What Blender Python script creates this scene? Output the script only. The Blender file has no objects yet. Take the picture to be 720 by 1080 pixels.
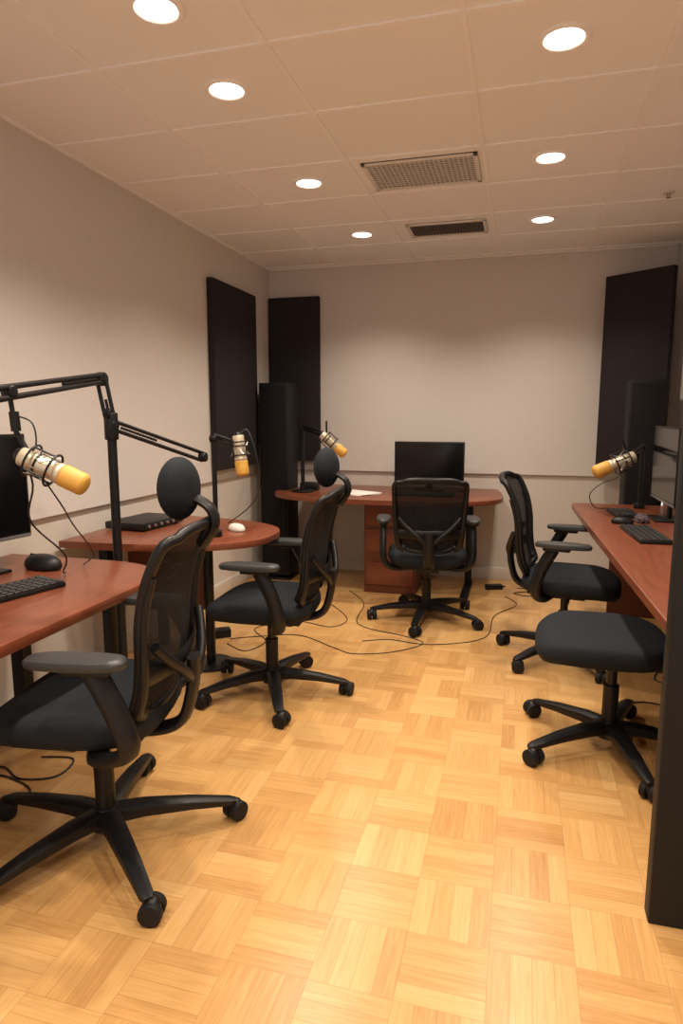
import bpy, bmesh, math, random
from mathutils import Vector, Matrix, noise
random.seed(4)
scn = bpy.context.scene
H = 2.514; XL=-2.07; XR=1.03; YB=5.24; YF=-1.5

# ------------------------------------------------------------ materials
def newmat(name):
    m = bpy.data.materials.new(name); m.use_nodes = True
    nt = m.node_tree; b = nt.nodes['Principled BSDF']
    return m, nt, b
def noise_bump(nt, b, scale, strength, dist=0.002, detail=3, stretch=None):
    tc = nt.nodes.new('ShaderNodeTexCoord'); n = nt.nodes.new('ShaderNodeTexNoise')
    n.inputs['Scale'].default_value = scale; n.inputs['Detail'].default_value = detail
    if stretch:
        mp = nt.nodes.new('ShaderNodeMapping'); mp.inputs['Scale'].default_value = stretch
        nt.links.new(tc.outputs['Object'], mp.inputs['Vector']); nt.links.new(mp.outputs[0], n.inputs['Vector'])
    else:
        nt.links.new(tc.outputs['Object'], n.inputs['Vector'])
    bp = nt.nodes.new('ShaderNodeBump'); bp.inputs['Strength'].default_value = strength
    bp.inputs['Distance'].default_value = dist
    nt.links.new(n.outputs['Fac'], bp.inputs['Height']); nt.links.new(bp.outputs[0], b.inputs['Normal'])
    return n
def simple(name, col, rough=0.5, metal=0.0, bump=None, vary=0.0, spec=None, stretch=None):
    m, nt, b = newmat(name)
    b.inputs['Base Color'].default_value = (*col, 1); b.inputs['Roughness'].default_value = rough
    b.inputs['Metallic'].default_value = metal
    if spec is not None: b.inputs['Specular IOR Level'].default_value = spec
    n = noise_bump(nt, b, *(bump or (60, 0.03)), stretch=stretch)
    if vary:
        r = nt.nodes.new('ShaderNodeValToRGB')
        r.color_ramp.elements[0].position=.3; r.color_ramp.elements[1].position=.7
        r.color_ramp.elements[0].color = (*[c*(1-vary) for c in col], 1)
        r.color_ramp.elements[1].color = (*[min(1,c*(1+vary)) for c in col], 1)
        nt.links.new(n.outputs['Fac'], r.inputs[0]); nt.links.new(r.outputs[0], b.inputs['Base Color'])
    return m
M = {}
M['wall'] = simple('fabric_wall', (.67,.63,.60), .9, bump=(60,.35,.003), vary=.03, stretch=(1,1,3))
M['wall_low'] = simple('painted_wall', (.63,.58,.53), .7, bump=(90,.05))
M['ceil'] = simple('ceiling_tile', (.90,.90,.91), .95, bump=(220,.2), vary=.02)
M['tbar'] = simple('ceiling_tbar', (.93,.92,.92), .6)
M['base'] = simple('baseboard_paint', (.63,.57,.50), .5)
M['foam'] = simple('acoustic_fabric', (.030,.025,.028), .95, bump=(200,.5,.004), vary=.35, spec=.2)
M['spk'] = simple('speaker_cloth', (.007,.006,.007), .8, bump=(300,.4), vary=.2, spec=.25)
M['black'] = simple('black_plastic', (.006,.006,.007), .42, spec=.35)
M['blackm'] = simple('matte_black', (.008,.008,.009), .6, spec=.3)
M['fabric'] = simple('seat_fabric', (.011,.015,.020), .85, bump=(420,.5,.003), vary=.25, spec=.25)
M['armpad'] = simple('armrest_pad', (.030,.032,.034), .42)
M['metal'] = simple('dark_metal', (.015,.015,.017), .35, .4)
M['chrome'] = simple('silver_metal', (.55,.53,.5), .3, .9)
M['gold'] = simple('gold_foam', (.72,.40,.075), .5, bump=(400,.4), vary=.1)
M['cream'] = simple('mic_body', (.66,.58,.44), .35, .4)
M['screen'] = simple('screen_glass', (.004,.004,.005), .12)
M['key'] = simple('key_plastic', (.018,.018,.02), .5)
M['white'] = simple('white_plastic', (.75,.73,.7), .4)
M['paper'] = simple('paper', (.8,.76,.72), .8)
M['cable'] = simple('cable_rubber', (.02,.018,.018), .5)
M['pink'] = simple('mauve_cloth', (.07,.05,.065), .8, vary=.4, bump=(25,.3))
M['ventw'] = simple('vent_enamel', (.72,.68,.64), .5)
M['ventd'] = simple('vent_dark', (.12,.095,.08), .7)
M['dark'] = simple('void_dark', (.02,.016,.013), .9)
M['bezel'] = simple('bezel_grey', (.25,.25,.26), .35, .5)

def wood(name, c1, c2, rough):
    m, nt, b = newmat(name)
    tc = nt.nodes.new('ShaderNodeTexCoord'); mp = nt.nodes.new('ShaderNodeMapping')
    mp.inputs['Scale'].default_value = (18, 1.6, 18)
    n = nt.nodes.new('ShaderNodeTexNoise'); n.inputs['Scale'].default_value = 3; n.inputs['Detail'].default_value = 6
    r = nt.nodes.new('ShaderNodeValToRGB')
    r.color_ramp.elements[0].position=.3; r.color_ramp.elements[1].position=.72
    r.color_ramp.elements[0].color=(*c1,1); r.color_ramp.elements[1].color=(*c2,1)
    nt.links.new(tc.outputs['Object'], mp.inputs[0]); nt.links.new(mp.outputs[0], n.inputs['Vector'])
    nt.links.new(n.outputs['Fac'], r.inputs[0]); nt.links.new(r.outputs[0], b.inputs['Base Color'])
    b.inputs['Roughness'].default_value = rough
    return m
M['cherry'] = wood('cherry_laminate', (.155,.042,.020), (.225,.066,.032), .32)
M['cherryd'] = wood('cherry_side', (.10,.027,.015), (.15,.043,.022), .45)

def mesh_mat():
    m, nt, b = newmat('chair_mesh')
    b.inputs['Base Color'].default_value=(.007,.008,.010,1); b.inputs['Roughness'].default_value=.8
    b.inputs['Specular IOR Level'].default_value=.25
    tc = nt.nodes.new('ShaderNodeTexCoord'); w = nt.nodes.new('ShaderNodeTexWave')
    w.wave_type='BANDS'; w.bands_direction='Z'; w.inputs['Scale'].default_value=45
    nt.links.new(tc.outputs['Object'], w.inputs['Vector'])
    mm = nt.nodes.new('ShaderNodeMath'); mm.operation='MULTIPLY'; mm.inputs[1].default_value=.14
    nt.links.new(w.outputs['Fac'], mm.inputs[0])
    tr = nt.nodes.new('ShaderNodeBsdfTransparent'); mx = nt.nodes.new('ShaderNodeMixShader')
    nt.links.new(mm.outputs[0], mx.inputs[0]); nt.links.new(b.outputs[0], mx.inputs[1]); nt.links.new(tr.outputs[0], mx.inputs[2])
    nt.links.new(mx.outputs[0], nt.nodes['Material Output'].inputs['Surface'])
    return m
M['mesh'] = mesh_mat()
def emis():
    m = bpy.data.materials.new('lamp_lens'); m.use_nodes=True; nt=m.node_tree
    for n in list(nt.nodes):
        if n.type=='BSDF_PRINCIPLED': nt.nodes.remove(n)
    e = nt.nodes.new('ShaderNodeEmission'); e.inputs[0].default_value=(1,.93,.82,1); e.inputs[1].default_value=8
    nt.links.new(e.outputs[0], nt.nodes['Material Output'].inputs[0]); return m
M['lens'] = emis()

def parquet():
    m, nt, b = newmat('parquet')
    L = nt.links
    def mt(op, a, c=None, d=None):
        n = nt.nodes.new('ShaderNodeMath'); n.operation = op
        for i, v in enumerate((a, c, d)):
            if v is None: continue
            if isinstance(v, (int, float)): n.inputs[i].default_value = v
            else: L.new(v, n.inputs[i])
        return n.outputs[0]
    def mixf(f, a, c):
        return mt('ADD', mt('MULTIPLY', a, mt('SUBTRACT', 1, f)), mt('MULTIPLY', c, f))
    tc = nt.nodes.new('ShaderNodeTexCoord'); sp = nt.nodes.new('ShaderNodeSeparateXYZ')
    L.new(tc.outputs['Object'], sp.inputs[0])
    s = .205; K = 4
    gx = mt('DIVIDE', mt('ADD', sp.outputs[0], 10.07), s); gy = mt('DIVIDE', mt('ADD', sp.outputs[1], 10.0), s)
    cx, cy, fx, fy = mt('FLOOR', gx), mt('FLOOR', gy), mt('FRACT', gx), mt('FRACT', gy)
    par = mt('MODULO', mt('ADD', cx, cy), 2)
    par = mt('GREATER_THAN', par, .5)
    u = mixf(par, fx, fy); v = mixf(par, fy, fx)
    al = mixf(par, gy, gx); ac = mixf(par, gx, gy)
    k = mt('MULTIPLY', u, K); si = mt('FLOOR', k); sf = mt('FRACT', k)
    cb = nt.nodes.new('ShaderNodeCombineXYZ'); L.new(cx, cb.inputs[0]); L.new(cy, cb.inputs[1]); L.new(si, cb.inputs[2])
    wn = nt.nodes.new('ShaderNodeTexWhiteNoise'); wn.noise_dimensions='3D'; L.new(cb.outputs[0], wn.inputs['Vector'])
    rnd = wn.outputs['Value']
    cb2 = nt.nodes.new('ShaderNodeCombineXYZ'); L.new(cx, cb2.inputs[0]); L.new(cy, cb2.inputs[1]); cb2.inputs[2].default_value=7.3
    wn2 = nt.nodes.new('ShaderNodeTexWhiteNoise'); wn2.noise_dimensions='3D'; L.new(cb2.outputs[0], wn2.inputs['Vector'])
    rb = wn2.outputs['Value']
    g = nt.nodes.new('ShaderNodeCombineXYZ')
    L.new(mt('ADD', mt('MULTIPLY', al, .9), mt('MULTIPLY', rnd, 60)), g.inputs[0]); L.new(mt('MULTIPLY', ac, 16), g.inputs[1])
    L.new(mt('MULTIPLY', rnd, 30), g.inputs[2])
    gn = nt.nodes.new('ShaderNodeTexNoise'); gn.inputs['Scale'].default_value=1.6; gn.inputs['Detail'].default_value=6
    gn.inputs['Distortion'].default_value=.8
    L.new(g.outputs[0], gn.inputs['Vector'])
    val = mt('ADD', mt('ADD', mt('MULTIPLY', rnd, .30), mt('MULTIPLY', rb, .12)), mt('MULTIPLY', gn.outputs['Fac'], .60))
    r = nt.nodes.new('ShaderNodeValToRGB'); e = r.color_ramp.elements
    e[0].position=.18; e[0].color=(.44,.215,.070,1); e[1].position=.85; e[1].color=(.71,.455,.195,1)
    e2 = e.new(.5); e2.color=(.60,.34,.125,1)
    L.new(val, r.inputs[0])
    d1 = mt('MULTIPLY', mt('MINIMUM', sf, mt('SUBTRACT', 1, sf)), s/K)
    d2 = mt('MULTIPLY', mt('MINIMUM', v, mt('SUBTRACT', 1, v)), s)
    d = mt('MINIMUM', d1, d2)
    gap = mt('LESS_THAN', d, .0007)
    mx = nt.nodes.new('ShaderNodeMix'); mx.data_type='RGBA'
    L.new(mt('MULTIPLY', gap, .5), mx.inputs[0]); L.new(r.outputs[0], mx.inputs[6]); mx.inputs[7].default_value=(.22,.09,.03,1)
    L.new(mx.outputs[2], b.inputs['Base Color'])
    b.inputs['Roughness'].default_value=.28
    b.inputs['Specular IOR Level'].default_value=.5
    bp = nt.nodes.new('ShaderNodeBump'); bp.inputs['Strength'].default_value=.15; bp.inputs['Distance'].default_value=.001
    L.new(mt('SUBTRACT', gn.outputs['Fac'], gap), bp.inputs['Height']); L.new(bp.outputs[0], b.inputs['Normal'])
    return m
M['floor'] = parquet()

# ------------------------------------------------------------ builder
def empty(name, loc=(0,0,0), yaw=0):
    o = bpy.data.objects.new(name, None); scn.collection.objects.link(o)
    o.location = loc; o.rotation_euler = (0,0,yaw); o.empty_display_size=.1
    return o
def frame_from(d, up=Vector((0,0,1))):
    x = Vector(d).normalized()
    if abs(x.dot(up))>.98: up = Vector((0,1,0))
    y = up.cross(x).normalized(); z = x.cross(y)
    return Matrix((x,y,z)).transposed().to_4x4()
class B:
    def __init__(s, name, parent=None, sharp=35):
        s.name=name; s.parent=parent; s.bm=bmesh.new(); s.mats=[]; s.sharp=sharp; s.M=None
    def add(s, tb, mat, T=None):
        if mat not in s.mats: s.mats.append(mat)
        i = s.mats.index(mat)
        for f in tb.faces: f.material_index=i; f.smooth=True
        if T is not None: bmesh.ops.transform(tb, matrix=T, verts=tb.verts)
        if s.M is not None: bmesh.ops.transform(tb, matrix=s.M, verts=tb.verts)
        bmesh.ops.recalc_face_normals(tb, faces=tb.faces)
        me = bpy.data.meshes.new('t'); tb.to_mesh(me); s.bm.from_mesh(me)
        bpy.data.meshes.remove(me); tb.free(); return s
    def box(s, c, size, mat, bevel=0, rot=None, seg=2):
        tb=bmesh.new(); bmesh.ops.create_cube(tb, size=1)
        bmesh.ops.scale(tb, vec=size, verts=tb.verts)
        if bevel: bmesh.ops.bevel(tb, geom=list(tb.edges), offset=bevel, segments=seg, affect='EDGES', profile=.5)
        T = Matrix.Translation(c)
        if rot is not None: T = T @ rot
        return s.add(tb, mat, T)
    def cyl(s, p1, p2, r, mat, r2=None, seg=20, bevel=0):
        p1, p2 = Vector(p1), Vector(p2); d=p2-p1
        tb=bmesh.new(); bmesh.ops.create_cone(tb, cap_ends=True, segments=seg, radius1=r, radius2=r if r2 is None else r2, depth=d.length)
        if bevel:
            ed=[e for e in tb.edges if abs(e.verts[0].co.z-e.verts[1].co.z)<1e-6]
            bmesh.ops.bevel(tb, geom=ed, offset=bevel, segments=2, affect='EDGES', profile=.5)
        q = Vector((0,0,1)).rotation_difference(d.normalized()).to_matrix().to_4x4()
        return s.add(tb, mat, Matrix.Translation((p1+p2)/2) @ q)
    def sph(s, c, sc, mat, rot=None, seg=20):
        tb=bmesh.new(); bmesh.ops.create_uvsphere(tb, u_segments=seg, v_segments=seg//2+2, radius=1)
        bmesh.ops.scale(tb, vec=sc, verts=tb.verts)
        T=Matrix.Translation(c)
        if rot is not None: T=T@rot
        return s.add(tb, mat, T)
    def tube(s, pts, r, mat, n=8, closed=False, smooth=True, sub=6, flat=None):
        P=[Vector(p) for p in pts]
        if smooth and len(P)>2:
            Q=[]; m=len(P); rng = m if closed else m-1
            for i in range(rng):
                a=P[(i-1)%m] if closed else P[max(i-1,0)]; b=P[i]; c=P[(i+1)%m]; d=P[(i+2)%m] if closed else P[min(i+2,m-1)]
                for k in range(sub):
                    t=k/sub
                    Q.append(.5*((2*b)+(c-a)*t+(2*a-5*b+4*c-d)*t*t+(3*b-a-3*c+d)*t**3))
            if not closed: Q.append(P[-1])
            P=Q
        tb=bmesh.new(); rings=[]; m=len(P)
        nrm=None
        for i,p in enumerate(P):
            a=P[(i-1)%m] if (closed or i>0) else P[i]; c=P[(i+1)%m] if (closed or i<m-1) else P[i]
            t=(c-a).normalized()
            if nrm is None:
                up=Vector((0,0,1)) if abs(t.z)<.9 else Vector((0,1,0)); nrm=(up-t*up.dot(t)).normalized()
            else:
                nrm=(nrm-t*nrm.dot(t)).normalized()
            bn=t.cross(nrm)
            rr = r(i/(m-1)) if callable(r) else r
            fa, fb = (rr, rr) if flat is None else (rr*flat[0], rr*flat[1])
            rings.append([tb.verts.new(p+nrm*math.cos(2*math.pi*k/n)*fa+bn*math.sin(2*math.pi*k/n)*fb) for k in range(n)])
        for i in range(m if closed else m-1):
            A,C=rings[i],rings[(i+1)%m]
            for k in range(n): tb.faces.new((A[k],A[(k+1)%n],C[(k+1)%n],C[k]))
        if not closed: tb.faces.new(rings[0]); tb.faces.new(rings[-1])
        return s.add(tb, mat)
    def prism(s, outline, z0, z1, mat, bevel=0.004, T=None):
        tb=bmesh.new(); vs=[tb.verts.new((x,y,z0)) for x,y in outline]
        f=tb.faces.new(vs); r=bmesh.ops.extrude_face_region(tb, geom=[f])
        for v in r['geom']:
            if isinstance(v,bmesh.types.BMVert): v.co.z=z1
        if bevel:
            ed=[e for e in tb.edges if abs(e.verts[0].co.z-e.verts[1].co.z)<1e-6]
            bmesh.ops.bevel(tb, geom=ed, offset=bevel, segments=2, affect='EDGES', profile=.5)
        return s.add(tb, mat, T)
    def torus(s, c, axis, R, r, mat, n=28, k=8):
        F=frame_from(axis); c=Vector(c)
        pts=[c+(F@Vector((0,R*math.cos(2*math.pi*i/n),R*math.sin(2*math.pi*i/n)))) for i in range(n)]
        return s.tube(pts, r, mat, n=k, closed=True, smooth=False)
    def loft(s, rings, mat):
        tb=bmesh.new(); R=[[tb.verts.new(p) for p in ring] for ring in rings]
        n=len(R[0])
        for a,c in zip(R[:-1],R[1:]):
            for k in range(n): tb.faces.new((a[k],a[(k+1)%n],c[(k+1)%n],c[k]))
        tb.faces.new(R[0]); tb.faces.new(R[-1])
        return s.add(tb, mat)
    def grid(s, fn, nu, nv, mat):
        tb=bmesh.new(); V=[[tb.verts.new(fn(i/(nu-1),j/(nv-1))) for i in range(nu)] for j in range(nv)]
        for j in range(nv-1):
            for i in range(nu-1): tb.faces.new((V[j][i],V[j][i+1],V[j+1][i+1],V[j+1][i]))
        return s.add(tb, mat)
    def done(s, loc=(0,0,0), yaw=0):
        bm=s.bm
        for e in bm.edges:
            if len(e.link_faces)==2 and e.calc_face_angle(0)>math.radians(s.sharp): e.smooth=False
        me=bpy.data.meshes.new(s.name); bm.to_mesh(me); bm.free()
        for m in s.mats: me.materials.append(M[m])
        o=bpy.data.objects.new(s.name, me); scn.collection.objects.link(o)
        if s.parent: o.parent=s.parent
        o.location=loc; o.rotation_euler=(0,0,yaw)
        return o

# ------------------------------------------------------------ room
T=.12
B('floor').box(((XL+XR)/2,(YB+YF)/2,-.05),(XR-XL+.5,YB-YF+.5,.10),'floor').done()
B('ceiling').box(((XL+XR)/2,(YB+YF)/2,H+.05),(XR-XL+.5,YB-YF+.5,.10),'ceil').done()
def wall(name, c, size, inner_axis, sign, thick=.02):
    b=B(name); b.box(c,size,'wall_low')
    cc=list(c); ss=list(size)
    ax=inner_axis
    cc[ax]=c[ax]+sign*(size[ax]/2+thick/2); ss[ax]=thick
    z0=.86; cc[2]=(z0+H)/2; ss[2]=H-z0
    b.box(cc,ss,'wall'); b.done()
cy=(YB+YF)/2; ly=YB-YF+.04; cxm=(XL+XR)/2; lx=XR-XL
wall('wall_left',(XL-.02-T/2,cy,H/2),(T,ly,H),0,1)
wall('wall_right',(XR+.02+T/2,cy,H/2),(T,ly,H),0,-1)
wall('wall_back',(cxm,YB+.02+T/2,H/2),(lx,T,H),1,-1)
# wall behind the camera: wide opening added to let world light in as fill
b=B('wall_front')
b.box((XL+.15,YF-.02-T/2,H/2),(.30,T,H),'wall_low'); b.box((XR-.15,YF-.02-T/2,H/2),(.30,T,H),'wall_low')
b.box((cxm,YF-.02-T/2,H-.06),(lx-.6,T,.12),'wall_low'); b.done()
B('baseboard_back').box((cxm,YB+.012,.05),(lx,.016,.10),'base',.003).done()
B('baseboard_left').box((XL-.012,cy,.05),(.016,ly-.1,.10),'base',.003).done()
B('baseboard_right').box((XR+.012,cy,.05),(.016,ly-.1,.10),'base',.003).done()
g=B('trim_ceiling_grid')
xs=[-1.474,-.844,-.214,.421]; ys=[5.16-.503*k for k in range(14)]
for x in xs: g.box((x,cy,H-.002),(.016,YB-YF,.008),'tbar')
for y in ys: g.box((cxm,y,H-.0025),(lx,.016,.008),'tbar')
g.box((XL+.009,cy,H-.004),(.018,YB-YF,.010),'tbar'); g.box((XR-.009,cy,H-.004),(.018,YB-YF,.010),'tbar')
g.box((cxm,YB-.009,H-.004),(lx,.018,.010),'tbar')
g.done()
def vent(cx_,cy_,w,d,mat,nx,ny):
    b=B('ceiling_vent'); z=H-.006
    b.box((cx_,cy_,H-.002),(w,d,.004),'dark')
    t=.022
    for sx in(-1,1): b.box((cx_+sx*(w/2-t/2),cy_,z),(t,d,.012),'ventw',.002)
    for sy in(-1,1): b.box((cx_,cy_+sy*(d/2-t/2),z),(w,t,.012),'ventw',.002)
    W=w-2*t; D=d-2*t
    for i in range(1,nx): b.box((cx_-W/2+W*i/nx,cy_,z+.001),(.007,D,.008),mat)
    for j in range(1,ny): b.box((cx_,cy_-D/2+D*j/ny,z+.001),(W,.007,.008),mat)
    b.done()
vent(-.515,3.395,.55,.37,'ventw',22,12)
vent(-.505,4.40,.50,.29,'ventd',24,6)
b=B('ceiling_sprinkler'); b.cyl((.72,4.03,H),(.72,4.03,H-.010),.030,'ventw'); b.cyl((.72,4.03,H-.01),(.72,4.03,H-.03),.008,'chrome'); b.cyl((.72,4.03,H-.03),(.72,4.03,H-.033),.014,'chrome'); b.done()

def downlight(x,y,power):
    e=empty('recessed_downlight',(x,y,H))
    r=B('trim_ring',e); n=36
    prof=[(.084,0),(.084,-.004),(.078,-.008),(.066,-.007),(.060,-.0015)]
    tb=bmesh.new(); V=[[tb.verts.new((R*math.cos(2*math.pi*k/n),R*math.sin(2*math.pi*k/n),z)) for k in range(n)] for R,z in prof]
    for a,c in zip(V[:-1],V[1:]):
        for k in range(n): tb.faces.new((a[k],a[(k+1)%n],c[(k+1)%n],c[k]))
    r.add(tb,'tbar'); r.done()
    l=B('lens',e); l.cyl((0,0,-.0005),(0,0,-.003),.061,'lens',seg=36); l.done()
    li=bpy.data.lights.new('lamp','SPOT'); li.energy=power; li.color=(1,.86,.70); li.spot_size=math.radians(130); li.spot_blend=.95; li.shadow_soft_size=.05
    lo=bpy.data.objects.new('lamp',li); scn.collection.objects.link(lo); lo.parent=e; lo.location=(0,0,-.06)
PW=63
for x,y in [(-1.09,1.89),(-1.10,2.39),(-1.11,3.39),(-1.07,4.40),(.085,2.37),(.085,3.37),(.08,4.37),
            (-1.10,.89),(.10,1.37),(.10,.37),(-1.10,-.3),(.1,-.7)]:
    downlight(x,y,PW)

# ------------------------------------------------------------ acoustic panels + speakers
def panel(c,size,yaw):
    b=B('acoustic_panel'); b.box((0,0,0),size,'foam',.008); b.done(c,yaw)
panel((XL+.026,4.465,1.585),(.05,.74,1.30),0)
panel((-1.842,YB-.026,1.61),(.44,.05,1.34),0)
ang=math.atan2(-.30,.385)
panel((.750,4.985,1.625),(.49,.05,1.34),ang)
def speaker(c,w,d,h):
    e=empty('tower_speaker',c)
    b=B('cabinet',e); b.box((0,0,h/2+.02),(w,d,h-.04),'blackm',.006)
    b.box((0,0,.01),(w+.02,d+.02,.02),'black',.004); b.done()
    b=B('grille',e); b.box((0,-d/2-.006,h/2+.03),(w-.02,.014,h-.10),'spk',.006); b.done()
speaker((-1.872,4.90,0),.235,.24,1.57)
speaker((.80,4.74,0),.235,.20,1.55)

# ------------------------------------------------------------ desks
def rounded_poly(pts, n=10):
    out=[]
    m=len(pts)
    for i,(x,y,r) in enumerate(pts):
        if r==0: out.append((x,y)); continue
        p=Vector((x,y)); a=Vector(pts[i-1][:2]); c=Vector(pts[(i+1)%m][:2])
        d1=(a-p).normalized(); d2=(c-p).normalized()
        p1=p+d1*r; p2=p+d2*r
        for k in range(n+1):
            t=k/n; q=(1-t)**2*p1+2*t*(1-t)*p+t*t*p2
            out.append((q.x,q.y))
    return out
def sup(t,a,b,n):
    c,s_=math.cos(t),math.sin(t)
    return (a*math.copysign(abs(c)**(2/n),c), b*math.copysign(abs(s_)**(2/n),s_))
DZ=.74
e=empty('curved_desk',(0,0,0))
ol=[(-1.735,5.235),(-1.735,4.74)]
for k in range(49):
    x,y=sup(math.pi+math.pi*k/48,.86,.42,2.4); ol.append((-.96+x,4.735+y))
ol+=[(-.12,5.0),(-.16,5.235)]
B('desktop',e).prism(ol,DZ-.034,DZ,'cherry',.004).done()
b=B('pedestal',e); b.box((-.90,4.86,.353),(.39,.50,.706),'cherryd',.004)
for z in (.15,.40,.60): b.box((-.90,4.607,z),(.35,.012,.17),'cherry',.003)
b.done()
b=B('leg',e)
for x in (-1.50,-.35):
    b.box((x,5.0,.353),(.05,.05,.70),'black',.004); b.box((x,4.85,.012),(.06,.5,.024),'black',.004)
b.done()
e=empty('peninsula_desk',(0,0,0))
ol=[]
for k in range(49):
    x,y=sup(-math.pi/2+math.pi*k/48,.91,.425,2.5); ol.append((-2.062+x,2.93+y))
B('desktop',e).prism(ol,DZ-.034,DZ,'cherry',.005).done()
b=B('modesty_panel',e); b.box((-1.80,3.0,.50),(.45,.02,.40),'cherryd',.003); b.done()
b=B('leg',e)
for p in ((-1.95,2.70),(-1.95,3.2)): b.box((p[0],p[1],.353),(.05,.05,.706),'black',.004)
b.cyl((-1.55,3.0,0),(-1.55,3.0,.706),.025,'metal'); b.cyl((-1.55,3.0,0),(-1.55,3.0,.012),.12,'metal',seg=32,bevel=.003)
b.done()
e=empty('office_desk',(0,0,0))
ol=rounded_poly([(-2.062,.55,0),(-1.25,.55,.12),(-1.25,2.215,.34),(-2.062,2.215,0)],14)
B('desktop',e).prism(ol,DZ-.034,DZ,'cherry',.005).done()
b=B('leg',e)
for y in (.75,2.05):
    b.box((-1.70,y,.69),(.6,.05,.03),'black',.003); b.box((-1.90,y,.353),(.06,.05,.68),'black',.003); b.box((-1.80,y,.012),(.30,.06,.024),'black',.004)
b.done()
e=empty('computer_desk',(0,0,0))
ol=rounded_poly([(.43,1.735,0),(1.022,1.735,0),(1.022,4.55,0),(.345,4.55,.06),(.375,3.4,0)],6)
B('desktop',e).prism(ol,DZ-.036,DZ,'cherry',.005).done()
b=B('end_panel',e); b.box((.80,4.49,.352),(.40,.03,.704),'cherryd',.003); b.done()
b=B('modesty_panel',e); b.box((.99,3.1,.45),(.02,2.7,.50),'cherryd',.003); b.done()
b=B('partition_panel'); b.box((.70,1.70,.70),(.655,.055,1.40),'blackm',.005); b.box((.70,1.70,1.405),(.655,.062,.012),'metal',.002); b.done()

# ------------------------------------------------------------ chairs
def base_parts(e, base_yaw, seat_z, R0=1.0):
    b=B('base',e)
    b.cyl((0,0,.055),(0,0,.125),.048,'black',.036,bevel=.004)
    for k in range(5):
        a=base_yaw+k*2*math.pi/5; c,s_=math.cos(a),math.sin(a)
        R=[]
        for r,z,w,h in ((.02,.095,.036,.028),(.10,.097,.033,.024),(.22,.086,.028,.018),(.33,.068,.021,.012),(.345,.066,.012,.008)):
            r*=R0
            ring=[]
            for q in range(10):
                t=2*math.pi*q/10; yy,zz=sup(t,w,h,3)
                ring.append((r*c-yy*s_, r*s_+yy*c, z+zz))
            R.append(ring)
        b.loft(R,'black')
    b.done()
    b=B('castors',e)
    for k in range(5):
        a=base_yaw+k*2*math.pi/5; c,s_=math.cos(a),math.sin(a)
        px,py=.335*R0*c,.335*R0*s_
        ca=a+random.uniform(-1.2,1.2); dx,dy=math.cos(ca),math.sin(ca)
        ox,oy=px-dy*.012,py+dx*.012
        for sg in (-1,1):
            b.cyl((ox+dx*sg*.006,oy+dy*sg*.006,.032),(ox+dx*sg*.030,oy+dy*sg*.030,.032),.032,'blackm',seg=22,bevel=.004)
        b.sph((ox,oy,.044),(.026,.026,.026),'black',seg=12)
        b.cyl((px,py,.03),(px,py,.072),.010,'black',seg=10)
    b.done()
    b=B('gas_lift',e)
    b.cyl((0,0,.10),(0,0,.27),.030,'black'); b.cyl((0,0,.26),(0,0,seat_z-.10),.020,'metal')
    b.box((-.01,0,seat_z-.105),(.24,.15,.045),'black',.012)
    b.box((-.01,0,seat_z-.086),(.34,.30,.016),'black',.005)
    b.tube([(.03,-.06,seat_z-.105),(.03,-.2,seat_z-.11),(.03,-.24,seat_z-.105)],.006,'black')
    b.done()
def seat_part(e, sz, a=.25, w=.25, x0=.03):
    b=B('seat',e,60)
    prof=[(.55,-.088),(.84,-.088),(.94,-.078),(1.0,-.050),(1.0,-.028),(.985,-.013),(.94,-.003),(.85,.003),(.6,.005),(.3,.004),(.02,.004)]
    n=48; R=[]
    for sc,dz in prof:
        ring=[]
        for k in range(n):
            x,y=sup(2*math.pi*k/n,a,w,3.2); x*=sc; y*=sc
            wf=-.030*max(0,(x-.10)/.15)**2 + .012*(abs(y)/w)**2
            ring.append((x+x0,y,sz+dz+wf))
        R.append(ring)
    b.loft(R,'fabric'); b.done()
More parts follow.
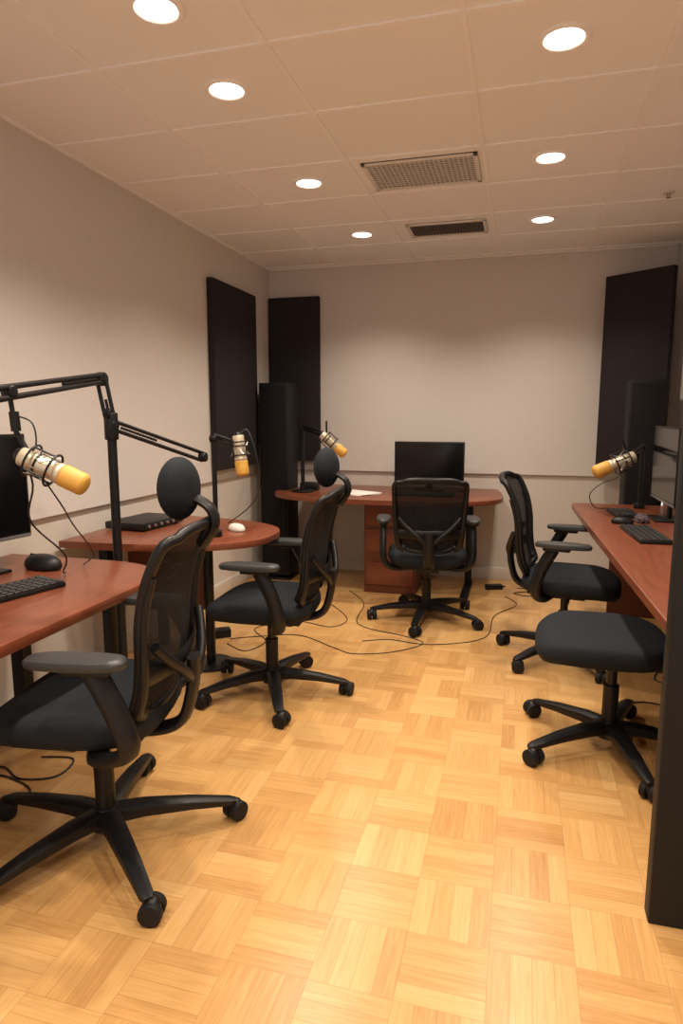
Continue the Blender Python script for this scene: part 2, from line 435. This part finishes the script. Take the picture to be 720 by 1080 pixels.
def office_chair(x,y,face,base_yaw,headrest=True,name='office_chair',sz=.48,kb=1.0,R0=1.06,ax=0.0):
    e=empty(name,(x,y,0),face)
    base_parts(e,base_yaw-face,sz,R0); seat_part(e,sz)
    pr=[(-.205,.49),(-.240,.57),(-.258,.67),(-.268,.77),(-.290,.87),(-.325,.96),(-.352,1.02)]
    pr=[(px,.49+(pz-.49)*kb) for px,pz in pr]
    def prof(v):
        t=v*(len(pr)-1); i=min(int(t),len(pr)-2); f=t-i
        a,b_,c,d=[Vector(pr[min(max(q,0),len(pr)-1)]) for q in (i-1,i,i+1,i+2)]
        return .5*((2*b_)+(c-a)*f+(2*a-5*b_+4*c-d)*f*f+(3*b_-a-3*c+d)*f**3)
    def surf(u,v):
        vv=.5-.5*math.cos(math.pi*v); vv=min(max(vv,0),1)
        W=.178+.030*math.sin(math.pi*vv*.6)+.008*vv
        q=1-abs(2*vv-1)**9
        hw=W*(.80+.20*max(q,0)**.5)
        U=2*u-1; p=prof(vv)
        zc=-.020*abs(U)**5*(vv**6)+.020*abs(U)**5*((1-vv)**6)
        return Vector((p.x+.05*(U*hw/.22)**2, U*hw, p.y+zc))
    b=B('backrest_mesh',e,80)
    b.grid(lambda u,v: surf(u,v), 17, 33,'mesh'); b.done()
    b=B('backrest_frame',e,60)
    loop=[surf(0,i/32) for i in range(1,32)]+[surf(i/16,1) for i in range(0,17)]+[surf(1,1-i/32) for i in range(1,32)]+[surf(1-i/16,0) for i in range(0,17)]
    b.tube(loop,.0155,'black',n=10,closed=True,smooth=False)
    def off(u,v,d): 
        p=surf(u,v); return Vector((p.x-d,p.y,p.z))
    b.tube([off(i/8,.34,.018) for i in range(9)],.014,'black',n=8,flat=(1.9,.5))
    for u0,sg in ((0.0,-1),(1.0,1)):
        b.tube([off(u0,t_,.012) for t_ in (.02,.15,.25,.35,.45,.55,.66)],lambda t:.028-.013*t,'black',n=10,smooth=True,sub=3,flat=(1.0,.7))
    b.tube([(-.04,0,.385),(-.17,0,.385),(-.255,0,.42),(-.290,0,.52),(-.298,0,.62)],.022,'black',n=10,flat=(.8,1.7))
    for sg in (-1,1):
        b.tube([(-.290,0,.54),(-.295,sg*.07,.60),(-.275,sg*.14,.66),(-.255,sg*.185,.71)],.015,'black',n=8)
    b.done()
    b=B('armrests',e,50)
    for sg in (-1,1):
        b.tube([(-.06,sg*.10,sz-.094),(-.10,sg*.22,sz-.094),(-.125+ax,sg*.275,sz-.04),(-.10+ax,sg*.282,sz+.07),(-.045+ax,sg*.282,sz+.180)],.021,'black',n=10,flat=(1.0,1.5))
        R=[]
        for sc,dz in ((.8,-.014),(.97,-.011),(1,-.003),(1,.004),(.95,.011),(.75,.014),(.2,.0145)):
            ring=[]
            for k in range(32):
                px,py=sup(2*math.pi*k/32,.135,.046,2.8)
                ring.append((.00+ax+px*sc, sg*.282+py*sc, sz+.203+dz-.3*max(0,px*sc-.05)**2))
            R.append(ring)
        b.loft(R,'armpad')
        b.box((-.03+ax,sg*.282,sz+.183),(.13,.055,.018),'black',.005)
    b.done()
    if headrest:
        dz=-.53*(1-kb)
        b=B('headrest',e,60)
        b.tube([(-.335,0,.95+dz),(-.372,0,1.01+dz),(-.360,0,1.06+dz),(-.315,0,1.09+dz)],.017,'black',n=8,flat=(.8,1.6))
        b.box((-.305,0,1.095+dz),(.03,.09,.06),'black',.008)
        b.sph((-.272,0,1.115+dz),(.056,.094,.090),'fabric',seg=32); b.done()
    return e
D=math.radians
office_chair(-1.195,1.585,D(190),D(-40),R0=1.16,ax=-.085,sz=.50)
office_chair(-1.105,2.76,D(183),D(8),kb=.95)
office_chair(-.550,4.08,D(100),D(194),headrest=False,sz=.46,kb=.86)
office_chair(.265,3.58,D(-8),D(155),headrest=False,kb=.96)
e=empty('office_stool',(.385,2.61,0),D(180))
base_parts(e,D(141)-D(180),.485,1.06); seat_part(e,.485,.245,.25,.05)

# ------------------------------------------------------------ electronics
def monitor(loc,yaw,w,h,zb):
    e=empty('computer_monitor',loc,yaw)
    b=B('housing',e); b.box((0,0,zb+h/2),(.022,w,h),'black',.005); b.box((-.02,0,zb+h/2),(.03,w*.6,h*.6),'black',.01)
    b.box((.0105,0,zb+.008),(.004,w-.01,.012),'bezel',.001); b.done()
    b=B('screen',e); b.box((.0115,0,zb+h/2+.004),(.002,w-.022,h-.032),'screen'); b.done()
    b=B('stand',e); b.box((-.035,0,(zb+h*.4)/2),(.018,.05,zb+h*.4),'black',.004)
    b.box((-.02,0,.006),(.16,.22,.012),'black',.004); b.done()
    return e
monitor((-.67,4.97,DZ),D(-92),.54,.33,.05)
monitor((-1.885,1.84,DZ),D(-8),.50,.40,.11)
monitor((.785,3.92,DZ),D(181),.58,.42,.10)
def keyboard(x,y,yaw,l=.43,w=.14,nx=16,ny=5):
    b=B('keyboard'); b.box((0,0,.008),(w,l,.016),'black',.004)
    for i in range(nx):
        for j in range(ny):
            b.box((-w/2+.014+(w-.028)*(j)/(ny-1), -l/2+.017+(l-.034)*i/(nx-1), .019),((w-.02)/ny-.003,(l-.02)/nx-.003,.008),'key',.0015,seg=1)
    b.done((x,y,DZ),yaw)
keyboard(-1.60,1.63,D(-14))
keyboard(.60,3.36,D(4))
keyboard(.60,4.06,D(6),.26,.13,8,5)
keyboard(-.66,4.66,D(88))
def mouse(x,y,yaw,mat,s=1):
    b=B('computer_mouse',None,60); R=[]
    for sc,z in ((.9,0),(1,.006),(1,.012),(.93,.022),(.75,.031),(.45,.036),(.05,.037)):
        R.append([(.058*sc*s*math.cos(t*math.pi/12),.032*sc*s*math.sin(t*math.pi/12),z*s) for t in range(24)])
    b.loft(R,mat); b.box((.035*s,0,.032*s),(.016*s,.005*s,.008*s),'blackm',.001); b.done((x,y,DZ),yaw)
mouse(-1.74,2.02,D(170),'black',1.5)
mouse(-1.37,2.97,D(150),'white')
mouse(.55,3.72,D(175),'black')
b=B('audio_interface'); b.box((0,0,.024),(.24,.34,.036),'black',.005); b.box((.121,0,.024),(.004,.32,.028),'metal',.001)
for i in range(5): b.cyl((.121,-.13+i*.05,.024),(.130,-.13+i*.05,.024),.008,'chrome',seg=12)
for sx in(-1,1):
    for sy in(-1,1): b.cyl((sx*.09,sy*.14,0),(sx*.09,sy*.14,.008),.01,'blackm',seg=10)
b.done((-1.90,2.98,DZ),D(-6))
b=B('paper_stack')
for i in range(4): b.box((random.uniform(-.02,.02),random.uniform(-.02,.02),.001+i*.0022),(.21,.28,.002),'paper',rot=Matrix.Rotation(random.uniform(-.3,.3),4,'Z'))
b.done((-1.16,4.68,DZ),D(50))
b=B('crumpled_cloth',None,80); tb=bmesh.new(); bmesh.ops.create_icosphere(tb,subdivisions=4,radius=1)
for v in tb.verts:
    n=noise.noise(v.co*2.3)*.3+noise.noise(v.co*5)*.1
    v.co*= (1+n); v.co.x*=.035; v.co.y*=.06; v.co.z=max(v.co.z*.03,-.015)
b.add(tb,'pink'); b.done((.66,3.80,DZ+.015),0)

# ------------------------------------------------------------ microphones / arms
def mic(e, c, d, s=1.0):
    F=Matrix.Translation(c)@frame_from(d)@Matrix.Scale(s,4)
    b=B('microphone',e,50); b.M=F
    b.cyl((-.10,0,0),(-.085,0,0),.014,'black',.022)
    b.cyl((-.085,0,0),(.015,0,0),.026,'cream',seg=28,bevel=.003)
    b.cyl((-.04,0,0),(-.034,0,0),.0275,'black',seg=28)
    b.cyl((.015,0,0),(.030,0,0),.028,'cream',seg=28,bevel=.003)
    b.cyl((.030,0,0),(.095,0,0),.030,'gold',seg=28,bevel=.005); b.sph((.092,0,0),(.012,.028,.028),'gold')
    b.done()
    b=B('shock_mount',e,50); b.M=F
    for x in(-.055,.005): b.torus((x,0,0),(1,0,0),.044,.0032,'metal')
    for k in range(8):
        a=2*math.pi*k/8; a2=a+math.pi/8
        b.cyl((-.055,.044*math.cos(a),.044*math.sin(a)),(-.025,.027*math.cos(a2),.027*math.sin(a2)),.0012,'chrome',seg=6)
        b.cyl((.005,.044*math.cos(a),.044*math.sin(a)),(-.025,.027*math.cos(a2),.027*math.sin(a2)),.0012,'chrome',seg=6)
    for k in range(4):
        a=2*math.pi*k/4+.4
        b.cyl((-.055,.044*math.cos(a),.044*math.sin(a)),(.005,.044*math.cos(a),.044*math.sin(a)),.0028,'metal',seg=8)
    b.done()
def dbl(b,p,q,gap=.022,r=.0065):
    p,q=Vector(p),Vector(q); d=(q-p).normalized(); up=Vector((0,0,1)); n=(up-d*up.dot(d)).normalized()*gap/2
    b.cyl(p+n,q+n,r,'black',seg=10); b.cyl(p-n,q-n,r,'black',seg=10)
    m1=p+(q-p)*.08; m2=p+(q-p)*.45; b.cyl(m1,m2,.0055,'metal',seg=8)
    for t in range(14):
        c=m1+(m2-m1)*t/13; b.torus(c,d,.006,.0012,'metal',n=8,k=4)
def knuckle(b,c,r=.018,ax=(1,0,0)):
    a=Vector(ax)*.016; c=Vector(c); b.cyl(c-a,c+a,r,'black',seg=18,bevel=.003)

e=empty('boom_mic_stand',(0,0,0))
b=B('stand_arm',e,50)
b.cyl((-1.625,2.34,0),(-1.625,2.34,.016),.13,'metal',seg=36,bevel=.004)
b.cyl((-1.625,2.33,.01),(-1.625,2.33,1.30),.019,'black')
b.cyl((-1.625,2.33,1.22),(-1.625,2.33,1.33),.028,'black',bevel=.003)
knuckle(b,(-1.625,2.32,1.325),.024)
dbl(b,(-1.625,2.32,1.32),(-1.645,2.31,1.46),.034,.0085)
knuckle(b,(-1.645,2.31,1.465),.028)
dbl(b,(-1.645,2.31,1.468),(-1.37,1.45,1.375),.030,.009)
knuckle(b,(-1.40,1.54,1.385),.018)
b.cyl((-1.40,1.54,1.38),(-1.385,1.54,1.26),.007,'black',seg=10); b.cyl((-1.39,1.54,1.33),(-1.386,1.54,1.275),.014,'black',seg=12)
b.tube([(-1.385,1.54,1.27),(-1.375,1.55,1.24),(-1.35,1.55,1.20)],.008,'metal')
dbl(b,(-1.615,2.33,1.28),(-1.405,2.70,1.13),.034,.0085)
knuckle(b,(-1.615,2.33,1.28),.022); knuckle(b,(-1.405,2.70,1.13),.022)
b.done()
mic(e,(-1.298,1.566,1.165),(.85,.22,-.42),1.1)
b=B('mic_cable',e); b.tube([(-1.375,1.545,1.215),(-1.36,1.56,1.12),(-1.43,1.62,1.0),(-1.42,1.75,.87),(-1.52,1.86,.78),(-1.60,1.97,.746)],.003,'cable'); 
b.tube([(-1.39,1.54,1.32),(-1.34,1.55,1.30),(-1.33,1.55,1.24),(-1.36,1.55,1.20)],.0025,'cable')
b.tube([(-1.36,1.55,1.20),(-1.30,1.60,1.06),(-1.42,1.80,.96),(-1.50,2.0,.82),(-1.62,2.1,.745)],.0025,'cable'); b.done()

e=empty('desk_mic_stand',(0,0,0))
b=B('stand_arm',e,50)
b.cyl((-1.40,2.80,DZ),(-1.40,2.80,DZ+.03),.03,'black',bevel=.003); b.cyl((-1.40,2.80,DZ),(-1.40,2.80,1.21),.012,'black')
knuckle(b,(-1.40,2.80,1.21)); dbl(b,(-1.40,2.80,1.22),(-1.325,2.87,1.185),.02,.006)
b.done()
mic(e,(-1.300,2.88,1.135),(.12,-.02,-1),1.05)
b=B('mic_cable',e); b.tube([(-1.30,2.88,1.23),(-1.27,2.9,1.25),(-1.23,2.9,1.15),(-1.23,2.95,.98),(-1.35,3.1,.85),(-1.5,3.15,.745)],.003,'cable'); b.done()

e=empty('desk_mic_stand',(0,0,0))
b=B('stand_arm',e,50)
b.cyl((-1.59,4.66,DZ),(-1.59,4.66,DZ+.015),.085,'black',seg=30,bevel=.003); b.cyl((-1.59,4.66,DZ),(-1.59,4.66,1.22),.015,'black')
knuckle(b,(-1.59,4.66,1.225)); dbl(b,(-1.59,4.66,1.23),(-1.36,4.47,1.185),.024,.008)
b.box((-1.58,4.80,DZ+.03),(.14,.09,.06),'black',.008)
b.tube([(-1.34,4.46,1.18),(-1.34,4.46,1.26),(-1.34,4.46,1.28)],.007,'black')
b.done()
mic(e,(-1.29,4.44,1.12),(.70,.16,-.62),1.2)

e=empty('desk_mic_stand',(0,0,0))
b=B('stand_arm',e,50)
b.cyl((.74,4.38,DZ),(.74,4.38,DZ+.03),.035,'black',bevel=.003); b.cyl((.74,4.38,DZ),(.74,4.38,1.12),.014,'black')
knuckle(b,(.74,4.38,1.125)); dbl(b,(.74,4.38,1.13),(.63,4.15,1.08),.024,.008)
b.tube([(.62,4.13,1.07),(.59,4.12,1.15),(.58,4.12,1.18)],.007,'black')
b.done()
mic(e,(.55,4.10,1.035),(-.88,-.22,-.38),1.35)
b=B('mic_cable',e); b.tube([(.64,4.14,1.07),(.58,4.16,.96),(.48,4.15,.91),(.42,4.15,.84),(.46,4.2,.76),(.55,4.3,.745)],.003,'cable'); b.done()

# ------------------------------------------------------------ floor clutter
def cable(pts,r=.0035): 
    B('power_cable').tube([(p[0],p[1],p[2] if len(p)>2 else r) for p in pts],r,'cable').done()
cable([(-1.62,3.38),(-1.5,3.45),(-1.25,3.55),(-.98,3.40),(-.85,3.34),(-.65,3.42),(-.50,3.60),(-.62,3.70),(-.95,3.85),(-1.02,4.3),(-1.2,4.6)],.0028)
cable([(-.85,3.55),(-.70,3.62),(-.45,3.60),(-.16,3.80),(-.12,4.25),(.02,4.55),(-.06,4.75)],.0028)
cable([(-1.98,1.75),(-1.85,1.85),(-1.72,1.80),(-1.60,1.85),(-1.62,1.97),(-1.75,1.95)])
cable([(-1.98,1.50),(-1.88,1.68),(-1.70,1.62),(-1.62,1.74),(-1.78,1.80),(-1.92,1.78),(-2.0,1.9)])
cable([(-1.95,1.30),(-1.80,1.45),(-1.86,1.60),(-1.98,1.66)])
cable([(-1.60,3.30),(-1.45,3.22),(-1.40,3.40),(-1.55,3.60),(-1.35,3.80),(-1.1,3.75),(-1.05,3.95),(-1.3,4.3)],.0028)
cable([(.02,5.02),(.1,5.0),(.2,4.9),(.1,4.8),(.0,4.86),(.15,4.95),(.35,5.0)])
cable([(.45,2.98),(.6,3.1),(.85,3.05),(.9,3.3),(.7,3.4),(.9,3.8)])
b=B('power_adapter'); b.box((0,0,.018),(.13,.06,.036),'black',.006); b.cyl((.065,0,.018),(.09,0,.018),.006,'black'); b.done((-.15,4.95,0),D(20))
b=B('power_strip'); b.box((0,0,.025),(.28,.07,.05),'black',.006)
for i in range(4): b.cyl((-.09+i*.06,0,.049),(-.09+i*.06,0,.052),.02,'blackm',seg=16)
b.done((-1.76,3.36,0),D(35))
b=B('wall_outlet'); b.box((0,0,0),(.075,.008,.115),'white',.003)
for z in(-.025,.025): b.box((0,-.004,z),(.034,.004,.03),'bezel',.001)
b.done((-.45,YB+.016,.33),0)

# ------------------------------------------------------------ world, camera
w=bpy.data.worlds.new('world'); scn.world=w; w.use_nodes=True
w.node_tree.nodes['Background'].inputs[0].default_value=(1,.95,.90,1); w.node_tree.nodes['Background'].inputs[1].default_value=.9
cam=bpy.data.cameras.new('camera'); co=bpy.data.objects.new('camera',cam); scn.collection.objects.link(co)
co.location=(0,0,1.32); co.rotation_euler=(D(90-8.53),0,D(15.4))
cam.sensor_fit='VERTICAL'; cam.sensor_height=36; cam.lens=680/1080*36; cam.clip_start=.02
scn.camera=co
scn.view_settings.view_transform='Standard'; scn.view_settings.exposure=0
